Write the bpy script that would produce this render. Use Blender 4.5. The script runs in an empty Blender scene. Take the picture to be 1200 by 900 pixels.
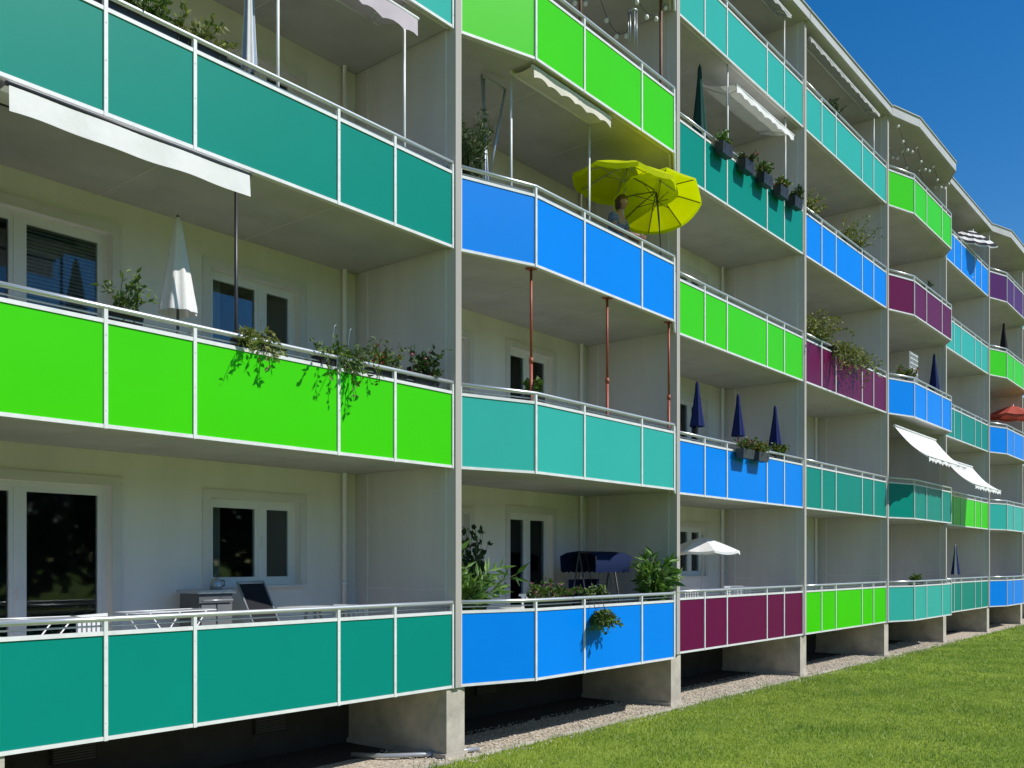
import bpy, bmesh, math, random
import numpy as np
from mathutils import Vector, Matrix
random.seed(7)
rnd=random.random
def U(a,b): return a+(b-a)*rnd()
scene=bpy.context.scene
COL=scene.collection
W=5.7; H=2.82; Z0=0.9; YB=1.9; DR=.32
ZT=Z0+5*H-DR

# ---------------------------------------------------------------- materials
MC={}
def M(name,col,rough=.6,metal=0,var=.08,scale=3.0,bump=0.0,bscale=60,spec=.5,streak=False,coat=0):
    if name in MC: return MC[name]
    m=bpy.data.materials.new(name); m.use_nodes=True
    nt=m.node_tree; n=nt.nodes; l=nt.links
    p=n['Principled BSDF']
    p.inputs['Roughness'].default_value=rough; p.inputs['Metallic'].default_value=metal
    p.inputs['Specular IOR Level'].default_value=spec
    p.inputs['Coat Weight'].default_value=coat
    tc=n.new('ShaderNodeTexCoord'); mp=n.new('ShaderNodeMapping')
    l.new(tc.outputs['Object'],mp.inputs['Vector'])
    if streak: mp.inputs['Scale'].default_value=(1,1,.12)
    no=n.new('ShaderNodeTexNoise'); no.inputs['Scale'].default_value=scale; no.inputs['Detail'].default_value=6
    no.inputs['Roughness'].default_value=.6
    l.new(mp.outputs[0],no.inputs['Vector'])
    r=n.new('ShaderNodeValToRGB'); e=r.color_ramp.elements
    e[0].position=.3; e[1].position=.72
    e[0].color=tuple(c*(1-var) for c in col)+(1,); e[1].color=tuple(min(1,c*(1+var)) for c in col)+(1,)
    l.new(no.outputs['Fac'],r.inputs['Fac']); l.new(r.outputs[0],p.inputs['Base Color'])
    if bump>0:
        b2=n.new('ShaderNodeTexNoise'); b2.inputs['Scale'].default_value=bscale; b2.inputs['Detail'].default_value=4
        l.new(tc.outputs['Object'],b2.inputs['Vector'])
        bp=n.new('ShaderNodeBump'); bp.inputs['Strength'].default_value=bump; bp.inputs['Distance'].default_value=.01
        l.new(b2.outputs['Fac'],bp.inputs['Height']); l.new(bp.outputs[0],p.inputs['Normal'])
    MC[name]=m; return m
def leafM(name,c1,c2,c3=None,trans=.25):
    if name in MC: return MC[name]
    m=bpy.data.materials.new(name); m.use_nodes=True
    nt=m.node_tree; n=nt.nodes; l=nt.links; p=n['Principled BSDF']; p.inputs['Roughness'].default_value=.55
    g=n.new('ShaderNodeNewGeometry'); r=n.new('ShaderNodeValToRGB'); e=r.color_ramp.elements
    e[0].color=c1+(1,); e[1].color=c2+(1,)
    if c3:
        x=e.new(.93); x.color=c2+(1,); e[-1].color=c3+(1,)
    l.new(g.outputs['Random Per Island'],r.inputs['Fac']); out=r.outputs[0]
    if name=='grass_blades':   # tonal patches across the lawn
        tc=n.new('ShaderNodeTexCoord'); no=n.new('ShaderNodeTexNoise'); no.inputs['Scale'].default_value=.9; no.inputs['Detail'].default_value=5
        l.new(tc.outputs['Object'],no.inputs['Vector']); rr=n.new('ShaderNodeValToRGB'); rr.color_ramp.elements[0].position=.38; rr.color_ramp.elements[1].position=.62
        rr.color_ramp.elements[0].color=(.62,.74,.7,1); rr.color_ramp.elements[1].color=(1.0,1.0,1.0,1)
        l.new(no.outputs['Fac'],rr.inputs['Fac']); mm=n.new('ShaderNodeMix'); mm.data_type='RGBA'; mm.blend_type='MULTIPLY'; mm.inputs[0].default_value=1
        l.new(out,mm.inputs[6]); l.new(rr.outputs[0],mm.inputs[7]); out=mm.outputs[2]
    l.new(out,p.inputs['Base Color'])
    if trans>0:
        t=n.new('ShaderNodeBsdfTranslucent'); l.new(out,t.inputs['Color'])
        mx=n.new('ShaderNodeMixShader'); mx.inputs[0].default_value=trans
        l.new(p.outputs[0],mx.inputs[1]); l.new(t.outputs[0],mx.inputs[2]); l.new(mx.outputs[0],n['Material Output'].inputs['Surface'])
    MC[name]=m; return m
def clothM(name,col,trans=.35):
    if name in MC: return MC[name]
    m=M(name,col,rough=.85,var=.05,scale=5,spec=.2,bump=.3,bscale=14)
    nt=m.node_tree; n=nt.nodes; l=nt.links; p=n['Principled BSDF']
    src=p.inputs['Base Color'].links[0].from_socket
    t=n.new('ShaderNodeBsdfTranslucent'); l.new(src,t.inputs['Color'])
    mx=n.new('ShaderNodeMixShader'); mx.inputs[0].default_value=trans
    l.new(p.outputs[0],mx.inputs[1]); l.new(t.outputs[0],mx.inputs[2]); l.new(mx.outputs[0],n['Material Output'].inputs['Surface'])
    return m
def panelM(name,col): return M(name,col,rough=.40,var=.03,scale=.9,spec=.14,bump=.05,bscale=220)
mDT=panelM('dark_teal_panel',(.001,.225,.175))
mLT=panelM('light_teal_panel',(.035,.39,.335))
mGR=panelM('green_panel',(.045,.56,.0))
mBL=panelM('blue_panel',(.0,.215,.77))
mMA=panelM('maroon_panel',(.12,.003,.05))
mPU=panelM('purple_panel',(.085,.014,.105))
mFR=M('white_painted_metal',(.70,.71,.70),rough=.45,var=.10,scale=6)
mRAIL=M('galvanised_rail',(.62,.64,.65),rough=.32,metal=.6,var=.06)
mWALL=M('cream_render',(.79,.755,.71),rough=.9,var=.08,scale=1.6,bump=.25,bscale=90,streak=True)
mSUR=M('window_surround_render',(.69,.66,.62),rough=.9,var=.05,bump=.2)
mPART=M('partition_paint',(.62,.59,.57),rough=.85,var=.10,scale=1.3,bump=.15,streak=True)
mEDGE=M('beige_edge_darkened_for_sun',(.40,.375,.34),rough=.85,var=.14,scale=2.0,bump=.2,streak=True)  # front strip coloured darker to offset the sun on the partition ends
mSLAB=M('slab_concrete',(.44,.425,.41),rough=.85,var=.14,scale=1.2,bump=.2)
mCONC=M('raw_concrete',(.46,.42,.35),rough=.9,var=.28,scale=2.5,bump=.4,bscale=40)
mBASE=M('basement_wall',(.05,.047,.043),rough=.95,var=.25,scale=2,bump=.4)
mROOF=M('roof_fascia_metal',(.46,.455,.44),rough=.55,var=.08,scale=2)
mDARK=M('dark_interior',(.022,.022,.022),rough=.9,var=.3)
mPVC=M('white_pvc',(.78,.78,.77),rough=.35,var=.03)
mBLK=M('black_metal',(.03,.03,.035),rough=.4,var=.1)
mBLKP=M('black_plastic',(.02,.02,.022),rough=.45,var=.2)
mGREYM=M('grey_metal',(.42,.45,.48),rough=.35,metal=.5,var=.08)
mVENT=M('dark_grey_metal',(.09,.09,.09),rough=.6,var=.1)
mWOOD=M('brown_wood',(.16,.08,.04),rough=.6,var=.3,scale=9)
mTERRA=M('terracotta',(.42,.17,.09),rough=.8,var=.15,bump=.2)
mCURT=clothM('white_curtain',(.75,.75,.72),.4)
mBLIND=M('slatted_blind',(.42,.48,.55),rough=.5,var=.08)
mRED=M('rust_red_paint',(.33,.07,.035),rough=.5,var=.2,scale=8)
mWHC=clothM('white_canvas',(.80,.79,.77),.12)
mPINKC=clothM('pale_pink_canvas',(.60,.53,.57),.2)
mGRYC=clothM('grey_canvas',(.40,.40,.39),.1)
mBEIC=clothM('cream_canvas',(.75,.71,.60),.2)
mYELC=clothM('lime_yellow_canvas',(.66,.74,.0),.45)
mNAVC=clothM('navy_canvas',(.012,.022,.11),.05)
mDGRC=clothM('dark_green_canvas',(.012,.06,.05),.05)
mREDC=clothM('red_canvas',(.50,.10,.07),.2)
mBLUC=clothM('pale_blue_canvas',(.35,.42,.55),.2)
mBKC=clothM('black_canvas',(.02,.02,.025),.05)
mLEAF=leafM('green_leaves',(.03,.075,.01),(.13,.22,.025))
mLEAFD=leafM('dark_green_leaves',(.012,.04,.01),(.06,.12,.02))
mLEAFY=leafM('yellow_green_leaves',(.08,.13,.02),(.30,.31,.07),(.35,.22,.08))
mLEAFL=leafM('lime_leaves',(.03,.10,.012),(.15,.29,.035))
mFLR=leafM('red_flowers',(.5,.02,.03),(.6,.06,.1),trans=.2)
mFLP=leafM('pink_flowers',(.62,.12,.28),(.7,.35,.45),trans=.2)
mFLW=leafM('white_flowers',(.75,.72,.7),(.8,.78,.6),trans=.2)
mFLO=leafM('orange_flowers',(.7,.22,.03),(.75,.4,.05),trans=.2)
mSTEM=M('plant_stem',(.12,.13,.05),rough=.8,var=.2)
mBULB=M('frosted_bulb',(.8,.8,.76),rough=.3,var=.02)

def glassM():
    m=bpy.data.materials.new('window_glass'); m.use_nodes=True; nt=m.node_tree; n=nt.nodes; l=nt.links
    n.remove(n['Principled BSDF'])
    tr=n.new('ShaderNodeBsdfTransparent'); tr.inputs[0].default_value=(.80,.84,.84,1)
    gl=n.new('ShaderNodeBsdfGlossy'); gl.inputs['Roughness'].default_value=.03; gl.inputs[0].default_value=(.9,.95,1,1)
    fr=n.new('ShaderNodeFresnel'); fr.inputs[0].default_value=1.5
    mx=n.new('ShaderNodeMixShader'); l.new(fr.outputs[0],mx.inputs[0]); l.new(tr.outputs[0],mx.inputs[1]); l.new(gl.outputs[0],mx.inputs[2])
    l.new(mx.outputs[0],n['Material Output'].inputs['Surface']); return m
mGLASS=glassM()

# ---------------------------------------------------------------- mesh builder
class MB:
    def __init__(s): s.v=[]; s.f=[]; s.m=[]; s.sm=[]
    def face(s,idx,m=0,sm=False): s.f.append(idx); s.m.append(m); s.sm.append(sm)
    def add(s,vs,fs,m=0,sm=False):
        b=len(s.v); s.v+= [tuple(p) for p in vs]
        for f in fs: s.face([b+i for i in f],m,sm)
    def box(s,x0,x1,y0,y1,z0,z1,m=0):
        s.add([(x0,y0,z0),(x1,y0,z0),(x1,y1,z0),(x0,y1,z0),(x0,y0,z1),(x1,y0,z1),(x1,y1,z1),(x0,y1,z1)],
          [(0,3,2,1),(4,5,6,7),(0,1,5,4),(1,2,6,5),(2,3,7,6),(3,0,4,7)],m)
    def obox(s,p0,p1,o0,o1,z0,z1,m=0):
        d=Vector((p1[0]-p0[0],p1[1]-p0[1])).normalized(); n=Vector((d.y,-d.x))
        P=[Vector(p0)+n*o1,Vector(p1)+n*o1,Vector(p1)+n*o0,Vector(p0)+n*o0]
        s.prism([(q.x,q.y) for q in P],z0,z1,m)
    def prism(s,poly,z0,z1,m=0):
        n=len(poly); vs=[(x,y,z0) for x,y in poly]+[(x,y,z1) for x,y in poly]
        fs=[tuple(range(n))[::-1],tuple(range(n,2*n))]+[(i,(i+1)%n,n+(i+1)%n,n+i) for i in range(n)]
        s.add(vs,fs,m)
    def tube(s,pts,r,n=8,m=0,r2=None):
        pts=[Vector(p) for p in pts]; N=len(pts); b=len(s.v)
        for i,p in enumerate(pts):
            t=(pts[min(i+1,N-1)]-pts[max(i-1,0)]).normalized()
            a=t.cross(Vector((0,0,1)))
            if a.length<.01: a=t.cross(Vector((0,1,0)))
            a.normalize(); c=t.cross(a)
            rr=r if r2 is None else r+(r2-r)*i/(N-1)
            for k in range(n):
                w=2*math.pi*k/n; s.v.append(tuple(p+a*math.cos(w)*rr+c*math.sin(w)*rr))
        for i in range(N-1):
            for k in range(n):
                s.face([b+i*n+k,b+i*n+(k+1)%n,b+(i+1)*n+(k+1)%n,b+(i+1)*n+k],m,True)
        s.face([b+k for k in range(n)][::-1],m); s.face([b+(N-1)*n+k for k in range(n)],m)
    def lathe(s,c,prof,n=20,m=0,sm=True,mod=None):
        b=len(s.v)
        for j,(r,z) in enumerate(prof):
            for k in range(n):
                w=2*math.pi*k/n; rr=r*(mod(k,j) if mod else 1)
                s.v.append((c[0]+math.cos(w)*rr,c[1]+math.sin(w)*rr,c[2]+z))
        for j in range(len(prof)-1):
            for k in range(n): s.face([b+j*n+k,b+j*n+(k+1)%n,b+(j+1)*n+(k+1)%n,b+(j+1)*n+k],m,sm)
    def leaf(s,p,d,w,L,m=0):
        d=Vector(d).normalized(); a=d.cross(Vector((U(-1,1),U(-1,1),U(-1,1))))
        if a.length<.01: a=Vector((1,0,0))
        a.normalize(); nn=d.cross(a); p=Vector(p)
        s.add([p,p+d*L*.45+a*w*.5+nn*w*.15,p+d*L,p+d*L*.45-a*w*.5+nn*w*.15],[(0,1,2),(0,2,3)],m)
    def build(s,name,mats,parent=None,loc=(0,0,0)):
        me=bpy.data.meshes.new(name); me.from_pydata(s.v,[],s.f)
        for m in mats: me.materials.append(m)
        me.polygons.foreach_set('material_index',s.m); me.polygons.foreach_set('use_smooth',s.sm); me.update()
        o=bpy.data.objects.new(name,me); o.location=loc; COL.objects.link(o)
        if parent: o.parent=parent
        return o
def empty(name,loc=(0,0,0),parent=None):
    o=bpy.data.objects.new(name,None); o.location=loc; o.empty_display_size=.1; COL.objects.link(o)
    if parent: o.parent=parent
    return o
def thing(name,label,cat,loc,group=None,rz=0):
    o=empty(name,loc); o['label']=label; o['category']=cat; o.rotation_euler[2]=rz
    if group: o['group']=group
    return o
def dup(root,loc,rz=None):
    kids=list(root.children); o=root.copy(); o.location=loc
    if rz is not None: o.rotation_euler[2]=rz
    COL.objects.link(o)
    for k in kids:
        c=k.copy(); c.parent=o; COL.objects.link(c)
    return o

# ---------------------------------------------------------------- building
bld=thing('apartment_building','long five storey apartment block with colourful balcony panels','building',(0,0,0))
FLAT=[.072,1.03,1.93,3.74,4.61,5.628]
PF=[(x,0) for x in FLAT]
PT=[(.072,0),(1.2,-.36),(2.35,-.36),(3.94,-.36),(4.97,-.36),(5.628,0)]
TRAP={0,3,5}
colors={-2:[mGR,mBL,mMA,mGR,mDT],-1:[mDT,mGR,mDT,mLT,mGR],0:[mBL,mLT,mBL,mGR,mLT],1:[mMA,mBL,mGR,mDT,mLT],
 2:[mGR,mDT,mMA,mBL,mLT],3:[mLT,mDT,mBL,mMA,mGR],4:[mDT,mGR,mDT,mLT,mBL],5:[mBL,mLT,mBL,mGR,mPU],6:[mGR,mDT,mMA,mBL,mLT]}
KS=range(-2,7)
XL=-2*W; XR=7*W
cache={}
def place(mesh,name,parent,loc=(0,0,0)):
    o=bpy.data.objects.new(name,mesh); o.location=loc; o.parent=parent; COL.objects.link(o); return o
wall=MB(); 
rnd2=random.Random(3)
for k in KS:
    path=PT if k in TRAP else PF
    bx=k*W
    kind='T' if k in TRAP else 'F'
    for r in range(5):
        zb=Z0+r*H
        b=empty('balcony',(bx,0,zb),bld)
        def mk_slab():
            s=MB(); pts=[(x,y+.04) for x,y in path]
            poly=pts+[(5.628,YB),(.072,YB)]
            s.prism(poly,.03,.17)
            for xx in (1.93,3.8): s.box(xx-.006,xx+.006,.12,YB-.02,.026,.0299,1)
            for i in range(5): s.obox(path[i],path[i+1],-.10,-.06,.015,.0299,1)
            return s.build('slab',[mSLAB,mPART])
        def mk_frame():
            s=MB()
            for i in range(5):
                s.obox(path[i],path[i+1],-.03,.004,.0,.035); s.obox(path[i],path[i+1],-.03,.004,.948,.985)
            for i,(x,y) in enumerate(path):
                s.box(x-.018,x+.018,y-.010,y+.035,-.004,1.075)
                for zz in (.16,.5,.84): s.lathe((x,y-.012,zz),[(0,-.006),(.006,0),(0,.006)],6)
            return s.build('railing_frame',[mFR])
        def mk_rail():
            s=MB(); s.tube([(x,y+.01,1.095) for x,y in path],.026,10)
            s.tube([(x,y+.06,1.03) for x,y in path],.010,6)
            return s.build('handrail',[mRAIL])
        for nm,fn in (('slab',mk_slab),('railing_frame',mk_frame),('handrail',mk_rail)):
            key=(kind,nm)
            if key not in cache:
                o=fn(); cache[key]=o.data; bpy.data.objects.remove(o)
            place(cache[key],nm,b)
        for i in range(5):
            s=MB(); p0=Vector(path[i]);p1=Vector(path[i+1]); d=(p1-p0).normalized()
            o0=U(-.002,.002)
            s.obox(p0+d*.020,p1-d*.020,-.022+o0,-.007+o0,.037,.946)
            s.build('balcony_panel',[colors[k][r]],b)
    for r in range(5):
        zb=Z0+r*H; HT=H-(DR if r==4 else 0); dz1=-.12 if r==4 else 0
        ops=[(.15,2.08,.20,2.46+dz1,'door'),(3.33,4.68,1.32,2.40+dz1,'window')] if kind=='F' else [(1.0,2.35,1.32,2.40+dz1,'window'),(3.38,4.60,.20,2.46+dz1,'door')]
        x=bx
        for (a,c,z0,z1,tp) in ops:
            wall.box(x,bx+a,YB,YB+.25,zb,zb+HT)
            wall.box(bx+a,bx+c,YB,YB+.25,zb,zb+z0); wall.box(bx+a,bx+c,YB,YB+.25,zb+z1,zb+HT)
            y0,y1=YB-.018,YB-.001; q=.11
            lo=z0 if tp=='window' else .2
            wall.box(bx+max(a-q,.09),bx+a,y0,y1,zb+lo,zb+z1,1); wall.box(bx+c,bx+c+q,y0,y1,zb+lo,zb+z1,1)
            if r<4: wall.box(bx+max(a-q,.09),bx+c+q,y0,y1,zb+z1,zb+z1+q,1)
            x=bx+c
            w=empty(tp,(bx+a,YB+.1,zb+z0),bld); ww=c-a; hh=z1-z0
            f=MB(); t=.06
            f.box(0,ww,0,.07,0,t); f.box(0,ww,0,.07,hh-t,hh); f.box(0,t,0,.07,t,hh-t); f.box(ww-t,ww,0,.07,t,hh-t)
            mid=ww*.5 if tp=='door' else ww*.6
            f.box(mid-.045,mid+.045,-.004,.066,t,hh-t)
            for (u0,u1) in ((t,mid-.045),(mid+.045,ww-t)):
                g=.045
                f.box(u0,u1,.006,.06,t,t+g); f.box(u0,u1,.006,.06,hh-t-g,hh-t); f.box(u0,u0+g,.006,.06,t+g,hh-t-g); f.box(u1-g,u1,.006,.06,t+g,hh-t-g)
            f.box(mid-.012,mid+.012,-.03,-.004,hh*.45,hh*.45+.13)
            f.build('frame',[mPVC],w)
            g=MB()
            for (u0,u1) in ((t+.045,mid-.09),(mid+.09,ww-t-.045)):
                g.box(u0,u1,.03,.04,t+.045,hh-t-.045)
            g.build('pane',[mGLASS],w)
            if tp=='window':
                s=MB(); s.box(-.04,ww+.04,-.17,-.002,-.035,-.004); s.build('sill',[mFR],w)
            cz=rnd2.random()
            if k==-1 and r==1: cz=.9 if tp=='door' else .6
            if k==-1 and r==0: cz=.6
            if k==-1 and r==2: cz=.6
            if k==0 and r==0: cz=.1
            if k==0 and r==1: cz=.9
            if cz<.3:
                s=MB(); n=40; y=.16
                for i in range(n):
                    a0=t+(ww-2*t)*i/n*.48; a1=t+(ww-2*t)*(i+1)/n*.48
                    yy0=y+.025*math.sin(i*1.3); yy1=y+.025*math.sin((i+1)*1.3)
                    s.add([(a0,yy0,.02),(a1,yy1,.02),(a1,yy1,hh-.02),(a0,yy0,hh-.02)],[(0,1,2,3)],0,True)
                s.build('curtain',[mCURT],w)
            elif cz>.78:
                s=MB(); z=hh-.12
                lowb=hh*.2
                while z>lowb:
                    s.add([(mid+.06,.075,z),(ww-.08,.075,z),(ww-.08,.095,z+.03),(mid+.06,.095,z+.03)],[(0,1,2,3)]); z-=.04
                s.box(mid+.06,ww-.08,.072,.10,hh-.09,hh-.03)
                s.build('blind',[mBLIND],w)
            else:
                s=MB(); n=14; y=.18   # narrow gathered curtain at the jamb
                for i in range(n):
                    a0=t+.24*i/n; a1=t+.24*(i+1)/n
                    yy0=y+.03*math.sin(i*1.7); yy1=y+.03*math.sin((i+1)*1.7)
                    s.add([(a0,yy0,.02),(a1,yy1,.02),(a1,yy1,hh-.02),(a0,yy0,hh-.02)],[(0,1,2,3)],0,True)
                s.build('curtain',[mCURT],w)
        wall.box(x,bx+W,YB,YB+.25,zb,zb+HT)
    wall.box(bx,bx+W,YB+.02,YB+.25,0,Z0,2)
    s=MB(); s.tube([(bx+5.4,YB-.07,Z0+.17),(bx+5.4,YB-.07,ZT-.2)],.035,10)
    for r in range(5): s.tube([(bx+5.4,YB-.07,Z0+r*H+1.3),(bx+5.4,YB-.07,Z0+r*H+1.35)],.045,10)
    s.build('downpipe',[mPVC],bld)
wall.box(XL,XR,YB,YB+.25,ZT,ZT+.1)
wall.box(XL-.25,XL,-.0,13,0,ZT+.1); wall.box(XR+.001,XR+.25,0,13,0,ZT+.1); wall.box(XL,XR,12.75,13,0,ZT+.1)
wall.build('wall',[mWALL,mSUR,mBASE],bld)
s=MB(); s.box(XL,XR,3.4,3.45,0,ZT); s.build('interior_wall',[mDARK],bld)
for k in range(-1,7):
    x=k*W
    s=MB(); s.box(x-.05,x+.05,-.02,YB-.001,Z0,ZT-.12)
    s.box(x-.055,x+.055,-.032,-.021,Z0,ZT-.12,2)
    for r in range(5):
        zb=Z0+r*H; zz=min(zb+H+.02,ZT-.13)
        s.box(x-.058,x-.051,.12,.15,zb+.18,zz,1); s.box(x-.058,x-.051,YB-.28,YB-.25,zb+.18,zz,1)
        s.box(x-.056,x-.051,.15,YB-.28,zb+1.25,zb+1.262,1)
    s.build('partition_wall',[mPART,mFR,mEDGE],bld)
    s=MB(); s.box(x-.17,x+.17,.02,YB,0,Z0-.002); s.box(x-.21,x+.21,-.0,YB,-.1,.06)
    s.build('pillar',[mCONC],bld)
s=MB(); zt=ZT
s.box(XL-.3,XR+.3,YB,13.3,zt+.1,zt+.2)
for k in KS:
    path=PT if k in TRAP else PF
    e=.12
    dz=.05 if k in TRAP else 0
    pts=[(k*W+x+(-.06 if i==0 else .06 if i==len(path)-1 else 0),y-e) for i,(x,y) in enumerate(path)]
    s.prism(pts+[(pts[-1][0],YB),(pts[0][0],YB)],zt-.12,zt+.03+dz)
    for i in range(len(pts)-1):
        s.obox(pts[i],pts[i+1],-.03,.02,zt-.13,zt+.07+dz,1)
        s.obox(pts[i],pts[i+1],-.05,.05,zt+.071+dz,zt+.095+dz,1)
s.build('roof',[mSLAB,mROOF],bld)
for (vx,vz) in ((-1.75,.32),(-4.3,.35),(2.5,.35),(7.6,.35)):
    s=MB(); s.box(0,.5,0,.02,0,.28)
    for i in range(9): s.box(.02,.48,-.02,-.001,.015+i*.029,.03+i*.029,1)
    s.build('vent_grille',[mDARK,mVENT],bld,(vx,YB-.015,vz))

# ---------------------------------------------------------------- ground
def groundM():
    m=bpy.data.materials.new('lawn_soil'); m.use_nodes=True; nt=m.node_tree; n=nt.nodes; l=nt.links; p=n['Principled BSDF']; p.inputs['Roughness'].default_value=.95
    p.inputs['Specular IOR Level'].default_value=.1
    tc=n.new('ShaderNodeTexCoord'); a=n.new('ShaderNodeTexNoise'); a.inputs['Scale'].default_value=.8; a.inputs['Detail'].default_value=8
    b=n.new('ShaderNodeTexNoise'); b.inputs['Scale'].default_value=25; b.inputs['Detail'].default_value=5
    l.new(tc.outputs['Object'],a.inputs[0]); l.new(tc.outputs['Object'],b.inputs[0])
    r=n.new('ShaderNodeValToRGB'); e=r.color_ramp.elements; e[0].position=.36;e[1].position=.66
    e[0].color=(.10,.17,.015,1); e[1].color=(.28,.34,.045,1)
    mm=n.new('ShaderNodeMath'); mm.operation='ADD'; m2=n.new('ShaderNodeMath'); m2.operation='MULTIPLY'; m2.inputs[1].default_value=.5
    l.new(a.outputs[0],mm.inputs[0]); l.new(b.outputs[0],mm.inputs[1]); l.new(mm.outputs[0],m2.inputs[0]); l.new(m2.outputs[0],r.inputs[0]); l.new(r.outputs[0],p.inputs['Base Color'])
    return m
def gravelM():
    m=bpy.data.materials.new('gravel'); m.use_nodes=True; nt=m.node_tree; n=nt.nodes; l=nt.links; p=n['Principled BSDF']; p.inputs['Roughness'].default_value=.9
    tc=n.new('ShaderNodeTexCoord'); v=n.new('ShaderNodeTexVoronoi'); v.inputs['Scale'].default_value=38
    l.new(tc.outputs['Object'],v.inputs['Vector'])
    hs=n.new('ShaderNodeSeparateColor'); l.new(v.outputs['Color'],hs.inputs[0])
    r=n.new('ShaderNodeValToRGB'); e=r.color_ramp.elements; e[0].color=(.24,.20,.15,1); e[1].color=(.66,.57,.45,1)
    l.new(hs.outputs[0],r.inputs[0]); l.new(r.outputs[0],p.inputs['Base Color'])
    bp=n.new('ShaderNodeBump'); bp.invert=True; bp.inputs['Strength'].default_value=.5; bp.inputs['Distance'].default_value=.02
    l.new(v.outputs['Distance'],bp.inputs['Height']); l.new(bp.outputs[0],p.inputs['Normal']); return m
mLAWN=groundM(); mGRAV=gravelM()
def sheet(name,x0,x1,y0,y1,z,mat,kind='structure'):
    s=MB(); s.add([(x0,y0,z),(x1,y0,z),(x1,y1,z),(x0,y1,z)],[(0,1,2,3)]); o=s.build(name,[mat]); o['kind']=kind; return o
g=sheet('ground',-900,900,-900,900,-.02,mLAWN)
g=sheet('lawn',-40,90,-60,-.20,.0,mLAWN)
g=sheet('gravel_strip',-12,42,-.14,.95,-.002,mGRAV)
g=sheet('under_balcony_shade',-12,42,.95,YB+.02,-.002,M('painted_shade_ground',(.04,.034,.028),rough=.95,var=.4,scale=8,bump=.5))  # near-black ground sheet, paints in the shade beneath the balconies
s=MB(); x=-12.0
while x<42:
    s.box(x,x+.99,-.20,-.14,-.1,.03+U(-.006,.006)); x+=1.0
o=s.build('lawn_edging_kerb',[mCONC]); o['kind']='structure'
s=MB()
for i in range(9000):
    x=U(-.5,24); y=U(-.13,1.1); r=U(.008,.022); 
    if rnd()<.12: y=U(-.4,-.1)
    q=[(x+r*U(.7,1.3),y,.0+r*.3),(x,y+r*U(.7,1.3),r*.3),(x-r*U(.7,1.3),y,r*.3),(x,y-r*U(.7,1.3),r*.3),(x+U(-.3,.3)*r,y,r*U(.8,1.2)),(x,y,-.01)]
    s.add(q,[(0,1,4),(1,2,4),(2,3,4),(3,0,4),(1,0,5),(2,1,5),(3,2,5),(0,3,5)])
mST=leafM('gravel_stones',(.28,.24,.19),(.70,.62,.50),trans=0.0)
o=s.build('gravel',[mST]); o['kind']='stuff'
rs=np.random.RandomState(5)
regs=[(-1,12,-7.5,-.17,1600,.038,.010),(12,24,-9,-.17,800,.042,.014),(24,46,-10,-.17,280,.05,.021)]
allv=[]
for (x0,x1,y0,y1,d,h,w) in regs:
    n=int((x1-x0)*(y1-y0)*d)
    px=rs.uniform(x0,x1,n); py=rs.uniform(y0,y1,n)
    clump=np.sin(px*1.7+np.sin(py*2.3))*np.sin(py*1.3+1.2*np.sin(px*.9))+.8*np.sin(px*7.1+2*np.sin(py*5.3))*np.sin(py*6.3+1.2*np.sin(px*4.9))
    hh=h*rs.uniform(.35,1.25,n)*(1+.34*clump)
    edge=rs.uniform(0,1,n)<.025; hh=np.where(edge,hh*2.0,hh)
    nearedge=(py>-.32)&(rs.uniform(0,1,n)<.4); hh=np.where(nearedge,hh*2.1,hh)
    an=rs.uniform(0,np.pi*2,n); lean=rs.uniform(0,1.0,n)*hh; la=rs.uniform(0,np.pi*2,n)
    dx=np.cos(an)*w*.5; dy=np.sin(an)*w*.5
    v=np.zeros((n,3,3)); v[:,0]=np.stack([px-dx,py-dy,np.zeros(n)-.002],1); v[:,1]=np.stack([px+dx,py+dy,np.zeros(n)-.002],1)
    v[:,2]=np.stack([px+np.cos(la)*lean,py+np.sin(la)*lean,hh],1)
    allv.append(v)
V=np.concatenate(allv).reshape(-1,3).astype(np.float32); nt_=len(V)//3
me=bpy.data.meshes.new('grass'); me.vertices.add(len(V)); me.vertices.foreach_set('co',V.ravel())
me.loops.add(len(V)); me.loops.foreach_set('vertex_index',np.arange(len(V),dtype=np.int32))
me.polygons.add(nt_); me.polygons.foreach_set('loop_start',np.arange(0,len(V),3,dtype=np.int32))
me.update(calc_edges=True); me.validate()
mGRASS=leafM('grass_blades',(.14,.25,.018),(.48,.58,.09),(.68,.64,.34),trans=.35)
me.materials.append(mGRASS)
o=bpy.data.objects.new('grass',me); COL.objects.link(o); o['kind']='stuff'
# far tree belt across the lawn (seen mirrored in the window panes)
s=MB(); x=-30.0
while x<170:
    hgt=U(10,14); wd=U(3.5,5.5)
    s.tube([(x,-48,0),(x+U(-.4,.4),-48,hgt*.5)],.3,6,1,r2=.12)
    for i in range(620):
        a=U(0,6.28); ph=math.acos(U(-1,1)); rr=U(.3,1.05)
        c=Vector((x+math.cos(a)*math.sin(ph)*wd*rr,-48+math.sin(a)*math.sin(ph)*3*rr,hgt*.5+math.cos(ph)*hgt*.5*rr))
        s.leaf(c,(U(-1,1),U(-1,1),U(-1,1)),U(.7,1.2),U(.9,1.6))
    x+=wd*1.15
o=s.build('distant_trees',[leafM('distant_leaves',(.05,.07,.04),(.10,.13,.07)),mWOOD]); o['kind']='stuff'

t=thing('drain_pipe','grey plastic drain pipe lying at the foot of the pillar','pipe',(-.9,.1,0))
s=MB(); s.tube([(0,.9,.05),(.2,.5,.05),(.6,.2,.045),(1.1,.0,.04),(1.35,-.08,.04)],.03,10); s.build('pipe',[mGREYM],t)
s=MB(); s.tube([(.63,.185,.045),(.71,.15,.045)],.038,10); s.build('coupling',[mGREYM],t)

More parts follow.
